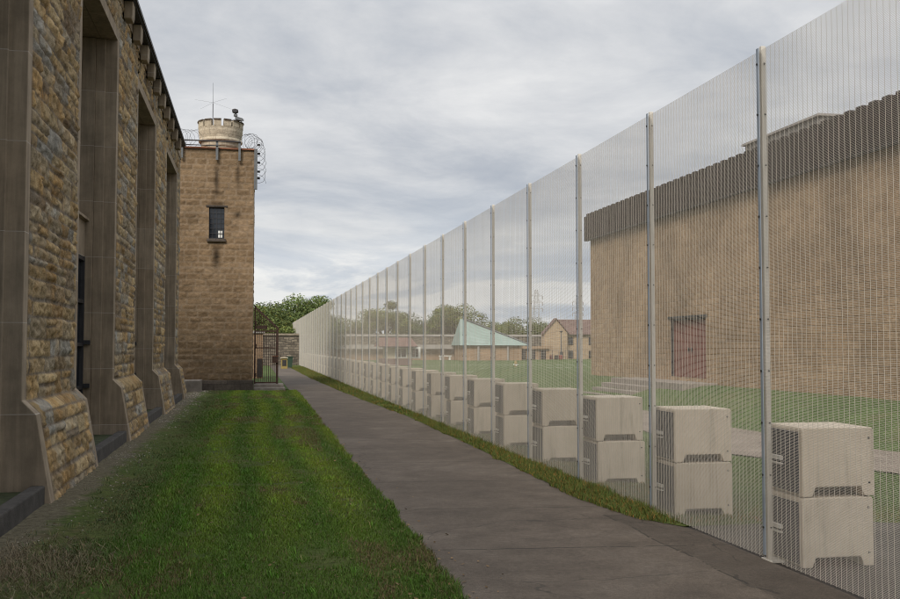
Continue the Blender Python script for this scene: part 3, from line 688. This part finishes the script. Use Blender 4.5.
# ------------------------------------------------------------------ big building behind the fence
RX, RY0, RY1 = 15.0, 4.0, 43.2
rb = thing('block_building', (RX, 30, 0), 'large windowless tan block building with a deep dark ribbed metal fascia', 'building')
DY0, DY1, DZ0, DZ1 = 31.5, 34.4, .86, 2.95
w = MB().box(RX, 40, RY0, DY0, -.3, 6.95).box(RX, 40, DY1, RY1, -.3, 6.95).box(RX, 40, DY0, DY1, DZ1, 6.95).box(RX, 40, DY0, DY1, -.3, DZ0).box(RX+.35, 40, DY0, DY1, DZ0, DZ1)
w.build('wall', M['split_block'], rb)
f = MB().box(RX-.18, 40.4, RY0, RY1+.32, 6.80, 7.86)
fo = f.build('fascia', M['fascia'], rb)
y = RY0+.1
while y < RY1+.1:
    MB().box(RX-.225, RX-.182, y, y+.075, 6.81, 7.855).box(RX-.23, RX-.0, y-.02, y+.27, 7.861, 7.94).build('seam', M['fascia'], fo); y += .53
MB().box(RX-.185, RX-.001, RY0, RY1+.31, 6.75, 6.798).build('soffit', M['dark_trim'], rb)
ph = MB().prism([(16.6,27.0),(24,27.0),(24,31.6),(16.6,31.6)], 'z', 7.9, 8.86).build('roof_housing', M['penthouse'], rb)
MB().box(16.5, 24.1, 26.9, 31.7, 8.861, 8.93).build('housing_cap', M['roof_grey'], ph)
for a, b in ((DY0+.04, (DY0+DY1)/2-.006), ((DY0+DY1)/2+.006, DY1-.04)):
    d = MB().box(RX+.12, RX+.17, a, b, DZ0+.01, DZ1-.05).build('door', M['door_red'], rb, bevel=.005)
    yy = b-.12 if a < 32 else a+.12
    MB().box(RX+.07, RX+.119, yy-.03, yy+.03, 1.78, 1.92).build('door_handle', M['dark_metal'], d)
MB().box(RX+.02, RX+.2, DY0, DY1, DZ1-.05, DZ1-.001).box(RX+.02, RX+.2, DY0, DY0+.04, DZ0, DZ1-.051).box(RX+.02, RX+.2, DY1-.04, DY1, DZ0, DZ1-.051).build('door_frame', M['dark_metal'], rb)
MB().box(RX-.05, RX-.002, DY0-.15, DY1+.15, DZ1+.02, DZ1+.09).build('door_hood', M['dark_metal'], rb)
so = thing('entrance_stoop', (14.2, 34, 0), 'pale concrete stoop with broad steps at the rust-red double door', 'steps')
MB().box(13.75, 14.995, 30.6, 37.3, -.2, .74).build('landing', M['stoop_concrete'], so, bevel=.02)
for i, zt in enumerate((.56, .38, .2)):
    MB().box(13.75-.38*(i+1), 13.748-.38*i, 33.2, 37.3, -.2, zt).build('step', M['stoop_concrete'], so, bevel=.02)

# ------------------------------------------------------------------ far buildings and walls across the field
def hip(mb, x0, x1, y0, y1, z0, z1, rx0, rx1):
    ym = (y0+y1)/2
    return mb.add([(x0,y0,z0),(x1,y0,z0),(x1,y1,z0),(x0,y1,z0),(rx0,ym,z1),(rx1,ym,z1)], [(0,1,5,4),(1,2,5),(2,3,4,5),(3,0,4),(0,3,2,1)])
cb = thing('guard_cabin', (14.3, 103, 0), 'small cream cabin with a brown shallow roof and dark brick base on the field', 'cabin')
MB().box(13.05, 16.1, 102.2, 105.5, -.1, .66).build('brick_base', M['brick_base'], cb)
MB().box(13.5, 15.9, 102.4, 105.3, .662, 1.9).build('wall', M['cream'], cb)
MB().box(15.902, 17.1, 102.8, 105.2, .66, 1.85).build('annexe', M['white'], cb)
rf = hip(MB(), 12.6, 16.6, 101.4, 106.2, 1.9, 2.85, 12.9, 16.3).build('roof', M['brown_roof'], cb)
MB().box(12.6, 16.6, 101.36, 101.395, 1.82, 1.93).build('gutter', M['dark_trim'], rf)
for a, b, y_ in ((14.35, 15.6, 102.30), (16.1, 16.95, 102.7)):
    wf = MB().box(a, b, y_, y_+.08, .72, 1.78).build('window', M['white'], cb); m_ = (a+b)/2
    for c_, d_ in ((a+.12, m_-.05), (m_+.05, b-.12)): MB().box(c_, d_, y_-.05, y_-.005, .84, 1.66).build('pane', M['glass'], wf)
lw = thing('low_building', (30, 142, 0), 'long low tan brick building with flat grey roof across the field', 'building')
MB().box(4, 42.6, 141, 147, -.3, 1.55).build('wall', M['tan_brick'], lw)
MB().box(3.5, 33.5, 140, 147.5, 1.552, 2.15).build('roof', M['roof_grey'], lw)
MB().box(33.6, 42.9, 140.6, 147.5, 1.552, 1.9).build('roof', M['tan_brick'], lw)
for X in (38.2, 39.6, 41.2):
    MB().box(X, X+.8, 140.9, 140.99, .05, 1.35).build('door', M['dark_trim'], lw)
gr = thing('green_roof_building', (36, 140, 0), 'building with a pale green metal roof sloping down to the right', 'building')
MB().box(28.2, 36.6, 134.5, 139.9, -.2, 2.05).build('wall', M['tan_brick'], gr)
MB().add([(27.75,134,2.05),(37.6,134,2.05),(37.6,140.3,2.05),(27.75,140.3,2.05),(28.5,137.5,5.75),(29.0,137.5,5.75)], [(0,1,5,4),(1,2,5),(2,3,4,5),(3,0,4),(0,3,2,1)]).build('roof', M['green_roof'], gr)
MB().cyl((29.0,137.4,5.80),(37.7,134.1,2.1),.13,.13,6).build('ridge_cap', M['steel_grey'], gr)
for X in (30.4, 32.6, 34.6): MB().cyl((X,134.3,-.1),(X,134.3,2.0),.16,.16,8).build('column', M['roof_grey'], gr)
pw = thing('perimeter_wall', (20, 160, 0), 'tall weathered rubble stone perimeter wall with a ragged coping behind the field buildings', 'wall')
MB().box(-2, 75, 160, 161, -.3, 3.5).build('wall', M['rubble'], pw)
MB().box(-2.1, 75.1, 159.85, 161.15, 3.502, 3.85).build('coping', M['roof_grey'], pw)
p2 = thing('rubble_wall', (0, 104, 0), 'grey-brown rubble stone wall closing the view behind the gate', 'wall')
MB().box(-40, 6.0, 104, 105, -.3, 3.05).build('wall', M['rubble'], p2)
MB().box(-40, 6.1, 103.9, 105.1, 3.052, 3.25).build('coping', M['dust'], p2)
hs = thing('gabled_house', (45, 146, 0), 'two-storey tan brick house with a brown pitched roof beside the big block building', 'house')
hx0, hx1, hxm, hz, hr = 41.6, 51.6, 46.6, 4.35, 6.15
# main gable end facing the viewer plus a long wing to the right
MB().prism([(43.0,-.3),(46.6,-.3),(46.6,3.95),(44.85,5.95),(43.0,3.85)], 'y', 145, 146.6).build('gable_wall', M['house_brick'], hs)
MB().box(46.602, 72, 146.2, 152.5, -.3, 3.75).build('wall', M['house_brick'], hs)
MB().prism([(145.7,3.72),(149,6.08),(153,3.72)], 'x', 46.1, 72.5).build('roof', M['house_roof'], hs)
MB().add([(42.75,144.8,3.7),(44.85,144.8,6.0),(46.85,144.8,3.75),(46.85,144.8,3.9),(44.85,144.8,6.17),(42.75,144.8,3.85)]+[(x_,146.2,z_) for x_, z_ in ((42.75,3.7),(44.85,6.0),(46.85,3.75),(46.85,3.9),(44.85,6.17),(42.75,3.85))],
    [(0,1,4,5),(1,2,3,4),(6,11,10,7),(7,10,9,8),(0,6,7,1),(1,7,8,2),(5,4,10,11),(4,3,9,10),(0,5,11,6),(2,8,9,3)]).build('roof', M['house_roof'], hs)
for X in (47.1, 50.4, 54.5):
    for z0 in (.1, 2.15):
        wf = MB().box(X, X+.8, 146.1, 146.19, z0, z0+1.15).build('window', M['dark_trim'], hs)
        MB().box(X+.08, X+.72, 146.05, 146.095, z0+.1, z0+1.05).build('pane', M['glass'], wf)
for X in (43.2, 45.4): wf = MB().box(X, X+.5, 144.9, 144.99, .1, 1.1).build('window', M['dark_trim'], hs)
lp = thing('lamp_post', (45.0, 143, 0), 'slim grey lamp post in front of the gabled house', 'lamp post')
MB().cyl((45.0,143,-.1),(45.0,143,4.0),.07,.05,8).build('pole', M['steel_grey'], lp)
MB().lathe((45.0,143,3.95), [(.06,0),(.22,.08),(.24,.22),(.05,.3)], 10).build('lamp_head', M['dark_metal'], lp)
cf = thing('chain_link_fence', (47, 141, 0), 'low chain link fence on thin grey posts in front of the gabled house', 'fence')
for i in range(16): MB().cyl((41+i*1.0,141,-.1),(41+i*1.0,141,1.35),.035,.035,6).build('post', M['steel_grey'], cf)
MB().cyl((41,141,1.33),(56,141,1.33),.025,.025,6).build('top_rail', M['steel_grey'], cf)
for i, (X, m) in enumerate(((43.2,'red'),(44.0,'dark_trim'),(44.7,'red'))):
    o = MB().lathe((X,142.2,-.02), [(.28,0),(.3,.05),(.3,.3),(.32,.32),(.3,.34),(.3,.58),(.24,.64)], 14).build('oil_drum', M[m], None, (X,142.2,0))
    tag(o, ['small red drum leftmost by the house gable','small black drum between the two red drums','small red drum right of the black drum'][i], 'drum', 'drums beside the house')
hy = thing('fire_hydrant', (21.8, 82, 0), 'small yellow hydrant standing alone on the green field', 'hydrant')
MB().lathe((21.8,82,-.03), [(.16,0),(.16,.06),(.11,.08),(.11,.5),(.15,.52),(.15,.56),(.12,.6),(.09,.7),(.04,.74),(.04,.78)], 14).build('barrel', M['yellow'], hy)
MB().cyl((21.6,82,.4),(22.0,82,.4),.055,.055,8).cyl((21.8,81.8,.36),(21.8,82,.36),.07,.07,8).build('nozzle', M['white'], hy)
bn = thing('concrete_bench', (26.8, 139.2, 0), 'small pale bench against the long low building', 'bench')
MB().box(25.8,27.6,138.9,139.5,.5,.62).build('seat', M['white'], bn); 
for X in (25.9, 27.2): MB().box(X,X+.25,139,139.4,-.1,.499).build('leg', M['white'], bn)
def pylon(x, y, H, label):
    p = thing('lattice_pylon', (x, y, 0), label, 'pylon', 'lattice pylons beyond the walls')
    m = MB(); b = H*.045
    def w_(z): return b*(1-z/H)**.8+.35
    for sx in (-1,1):
        for sy in (-1,1):
            m.tube([(x+sx*w_(z), y+sy*w_(z), z) for z in np.linspace(0,H,9)], .06, 4)
    zs = np.linspace(0,H,13)
    for a, c in zip(zs[:-1], zs[1:]):
        for s_ in (-1,1):
            m.cyl((x-s_*w_(a),y-w_(a),a),(x+s_*w_(c),y-w_(c),c),.03,.03,4); m.cyl((x-w_(a),y-s_*w_(a),a),(x-w_(c),y+s_*w_(c),c),.03,.03,4)
    m.build('lattice', M['roof_grey'], p)
    for z_ in (H*.70, H*.80, H*.90):
        q = MB(); L = H*.10
        q.cyl((x-L,y,z_),(x+L,y,z_),.07,.07,4).cyl((x-L,y,z_),(x,y,z_+.9),.04,.04,4).cyl((x+L,y,z_),(x,y,z_+.9),.04,.04,4)
        for s_ in (-1,1): q.cyl((x+s_*L,y,z_-1.1),(x+s_*L,y,z_),.10,.10,5)
        q.build('crossarm', M['roof_grey'], p)
def at(px, Y, f=1000., yaw=math.radians(11.1328)):
    a = yaw+math.atan((px-450)/f); return Y*math.tan(a)
pylon(at(536.5, 300), 300, 19.5, 'lattice power pylon left of the gabled house, mostly hidden by a fence post')
pylon(at(578, 320), 320, 18.5, 'lattice power pylon above the gabled house roof')
bt = thing('guard_booth', (.6, 62, 0), 'beige masonry booth seen through the bars of the gate', 'booth')
MB().box(-1.5,.62,62,64,-.1,2.75).build('wall', M['tan_brick'], bt)
MB().box(-1.6,.72,61.9,64.1,2.752,2.9).build('roof', M['roof_grey'], bt)
MB().box(.25,.55,61.93,61.99,.1,1.2).build('door', M['dark_trim'], bt)
ub = thing('utility_box', (2.6, 88, 0), 'yellow utility box beyond the gate at the foot of the rubble wall', 'utility box')
MB().box(2.4,2.95,88,88.4,-.05,.9).build('cabinet', M['yellow'], ub, bevel=.02)
MB().box(2.5,2.85,87.97,87.999,.25,.75).build('door_panel', M['dark_trim'], ub)
MB().box(2.35,3.0,87.9,88.5,.902,.96).build('lid', M['cream'], ub)
wb = thing('wheelie_bin', (3.1, 92, 0), 'dark green bin standing right of the yellow utility box', 'bin')
MB().prism([(3.12,0),(3.5,0),(3.56,.95),(3.06,.95)], 'y', 92, 92.5).build('bin_body', M['green_bin'], wb, bevel=.02)
MB().box(3.02,3.6,91.95,92.55,.952,1.02).build('lid', M['green_bin'], wb)

# ------------------------------------------------------------------ trees
def tree_mesh(seed, H, W, leaf, n, tone):
    rs = np.random.RandomState(seed); lob = []
    for i in range(26):
        a = rs.uniform(0, 2*math.pi); z = rs.uniform(.22, .92); rr = W*.5*math.sqrt(max(.05, 1-((z-.52)/.5)**2))*rs.uniform(.35, .95)
        lob.append((rr*math.cos(a), rr*math.sin(a), z*H, rs.uniform(.13, .24)*W, rs.uniform(.75, 1.3)))
    k = rs.randint(0, len(lob), n); L = np.array(lob)[k]
    d = rs.normal(0, 1, (n, 3)); d /= np.linalg.norm(d, axis=1)[:, None]; r = L[:, 3:4]*rs.uniform(.55, 1.08, (n, 1))
    c = L[:, :3]+d*r*np.array([1,1,.8]); nrm = d+rs.normal(0, .5, (n, 3)); nrm /= np.linalg.norm(nrm, axis=1)[:, None]
    a = np.cross(nrm, rs.normal(0, 1, (n, 3))); a /= np.linalg.norm(a, axis=1)[:, None]; b = np.cross(nrm, a)
    s = leaf*rs.uniform(.6, 1.4, (n, 1))
    V = np.stack([c-a*s, c-b*s*.5, c+a*s, c+b*s*.5], 1).reshape(-1, 3); F = np.arange(n*4).reshape(-1, 4)
    T = np.array(tone)*L[:, 4:5]*rs.uniform(.7, 1.35, (n, 1))*np.array([1,1,1]); yel = rs.rand(n) < .08; T[yel] *= np.array([1.7,1.2,.8])
    tr_ = MB().tube([(0,0,-.2),(.05,0,H*.2),(-.05,.08,H*.45),(0,0,H*.75)], [.045*W,.035*W,.025*W,.01*W], 8)
    for l in lob[:12]:
        tr_.tube([(0,0,H*.25+rs.uniform(0,.2)*H),(l[0]*.5,l[1]*.5,l[2]*.75),(l[0],l[1],l[2])], [.018*W,.012*W,.004*W], 5)
    return npmesh('crown', V, F, np.repeat(T, 4, 0)), tr_.mesh('trunk')
PROTO = [tree_mesh(1, 9, 8, .135, 16000, (.085,.115,.036)), tree_mesh(2, 8, 9, .135, 16000, (.07,.10,.034)), tree_mesh(3, 9, 6.5, .13, 12000, (.10,.125,.038))]
TREES = [ # px, Y, scale, proto, label
 (262, 122, .88, 1, 'broad dark green tree rising behind the tower edge and gate'),
 (268, 128, .78, 0, 'rounded green tree above the rubble wall just right of the gate'),
 (289, 130, .98, 1, 'tallest bushy dark green tree above the end of the path'),
 (306, 126, .90, 0, 'bushy tree with a brownish side meeting the far end of the fence'),
 (318, 140, .86, 2, 'green tree half hidden behind the far end of the fence top'),
 (278, 112, .56, 2, 'low bright green shrubby tree just over the rubble wall'),
 (340, 168, .80, 1, 'hazy tree behind the whitened far stretch of mesh'),
 (362, 172, .72, 0, 'rounded tree left of the lone loose crowned tree'),
 (386, 165, 1.08, 2, 'lone loose crowned tree standing higher above the cabin roof'),
 (407, 175, .72, 0, 'small tree filling the gap right of the lone loose crowned tree'),
 (424, 172, .98, 1, 'dense dark tree behind the perimeter wall right of the cabin'),
 (441, 178, .92, 1, 'dense dark tree between two fence posts left of the green roof'),
 (455, 174, 1.02, 0, 'rounded tree directly left of the green roof peak'),
 (484, 180, .82, 1, 'tree showing over the upper slope of the green roof'),
 (500, 190, .72, 0, 'small tree over the lower slope of the green roof'),
 (523, 172, .88, 1, 'round yellowish green tree left of the first pylon'),
 (541, 200, .75, 0, 'distant tree between the pylon foot and the house gable'),
 (512, 215, .7, 1, 'distant low tree behind the lower end of the green roof'),
 (556, 205, .7, 1, 'distant tree hidden behind the house roof'),
]
for i, (px, Y, s, k, lab) in enumerate(TREES):
    X = at(px, Y); t_ = thing('leafy_tree', (X, Y, 0), lab, 'tree', 'trees beyond the perimeter walls')
    t_.scale = (s*(1.15 if i % 2 else 1.3), s*1.2, s); t_.rotation_euler = (0, 0, i*1.7)
    for nm, me, mt in (('crown', PROTO[k][0], 'leaf'), ('trunk', PROTO[k][1], 'bark')):
        o = bpy.data.objects.new(nm, me)
        if not me.materials: me.materials.append(M[mt])
        o.parent = t_; link(o)

# ------------------------------------------------------------------ sky, sun, camera
W = bpy.data.worlds.new('World'); S.world = W; W.use_nodes = True
T = W.node_tree; N = T.nodes; L = T.links; bg = N['Background']
SUN_EL, SX, SYY = 41., -.48, -.877
sk = N.new('ShaderNodeTexSky'); sk.sky_type = 'NISHITA'; sk.sun_disc = False; sk.sun_elevation = R(SUN_EL); sk.sun_rotation = math.atan2(SX, SYY); sk.dust_density = 2.
tc_ = N.new('ShaderNodeTexCoord'); sep = N.new('ShaderNodeSeparateXYZ'); L.new(tc_.outputs['Generated'], sep.inputs[0])
def mth(op, a, b=0.):
    m = N.new('ShaderNodeMath'); m.operation = op
    for i, v in enumerate((a, b)):
        if isinstance(v, bpy.types.NodeSocket): L.new(v, m.inputs[i])
        else: m.inputs[i].default_value = v
    return m.outputs[0]
zc = mth('ADD', mth('MAXIMUM', sep.outputs[2], 0.), .13)
cmb = N.new('ShaderNodeCombineXYZ'); L.new(mth('DIVIDE', sep.outputs[0], zc), cmb.inputs[0]); L.new(mth('DIVIDE', sep.outputs[1], zc), cmb.inputs[1]); cmb.inputs[2].default_value = 3.7
def nz_(scale, det, rough, dist):
    n = N.new('ShaderNodeTexNoise'); L.new(cmb.outputs[0], n.inputs['Vector'])
    for k_, v in (('Scale', scale), ('Detail', det), ('Roughness', rough), ('Distortion', dist)): n.inputs[k_].default_value = v
    return n.outputs['Fac']
def rmp(fac, stops):
    r = N.new('ShaderNodeValToRGB'); L.new(fac, r.inputs[0]); e = r.color_ramp.elements
    while len(e) < len(stops): e.new(.5)
    for q, (p, c) in zip(e, stops): q.position = p; q.color = (*c, 1)
    return r.outputs[0]
n = mth('ADD', mth('MULTIPLY', nz_(.5, 8, .56, .5), .66), mth('MULTIPLY', nz_(1.7, 8, .62, .4), .34))
cl = rmp(n, ((.36, (.40,.44,.51)), (.45, (.51,.54,.59)), (.52, (.66,.675,.70)), (.61, (.84,.84,.84))))
mxn = lambda a, b, f, mode='MIX': None
def mixc(fac, a, b, mode='MIX'):
    m = N.new('ShaderNodeMix'); m.data_type = 'RGBA'; m.blend_type = mode
    for i, v in ((0, fac), (6, a), (7, b)):
        if isinstance(v, bpy.types.NodeSocket): L.new(v, m.inputs[i])
        else: m.inputs[i].default_value = v if not isinstance(v, tuple) else (*v, 1)
    return m.outputs[2]
# brighter broken band of cloud low down near the horizon
low = rmp(sep.outputs[2], ((.04, (1,1,1)), (.17, (.0,)*3)))
lowc = rmp(nz_(.8, 8, .62, .6), ((.38, (.47,.55,.66)), (.48, (.62,.67,.73)), (.56, (.92,.92,.90))))
cl = mixc(mth('MULTIPLY', low, .8), cl, lowc)
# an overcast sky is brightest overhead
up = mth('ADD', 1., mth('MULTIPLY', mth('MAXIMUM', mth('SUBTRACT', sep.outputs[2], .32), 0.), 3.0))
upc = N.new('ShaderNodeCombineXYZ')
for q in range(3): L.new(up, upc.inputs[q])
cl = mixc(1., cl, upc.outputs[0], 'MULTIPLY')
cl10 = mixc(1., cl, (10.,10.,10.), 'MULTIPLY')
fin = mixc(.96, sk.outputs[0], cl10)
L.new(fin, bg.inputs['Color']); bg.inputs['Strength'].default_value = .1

sd = bpy.data.lights.new('Sun', 'SUN'); sd.energy = 3.9; sd.angle = R(22); sd.color = (1, .93, .83)
so_ = link(bpy.data.objects.new('sun', sd)); ce = math.cos(R(SUN_EL)); v = Vector((SX*ce, SYY*ce, math.sin(R(SUN_EL))))
so_.rotation_euler = v.to_track_quat('Z', 'Y').to_euler(); so_.location = (0, -20, 30)

cam = bpy.data.cameras.new('Camera'); cam.sensor_width = 36; cam.lens = 40.0; cam.clip_end = 6000; cam.clip_start = .05
co = link(bpy.data.objects.new('camera', cam)); co.location = (0, 0, 1.97)
co.rotation_euler = (R(90+2.6623), 0, R(-11.1328)); S.camera = co
S.view_settings.view_transform = 'Standard'; S.view_settings.look = 'None'; S.view_settings.exposure = 0; S.view_settings.gamma = 1
S.view_settings.use_curve_mapping = False
S.render.engine = 'CYCLES'
S.cycles.pixel_filter_type = 'BOX'; S.cycles.filter_width = .62
S.cycles.use_denoising = True
S.cycles.max_bounces = 6; S.cycles.transparent_max_bounces = 8
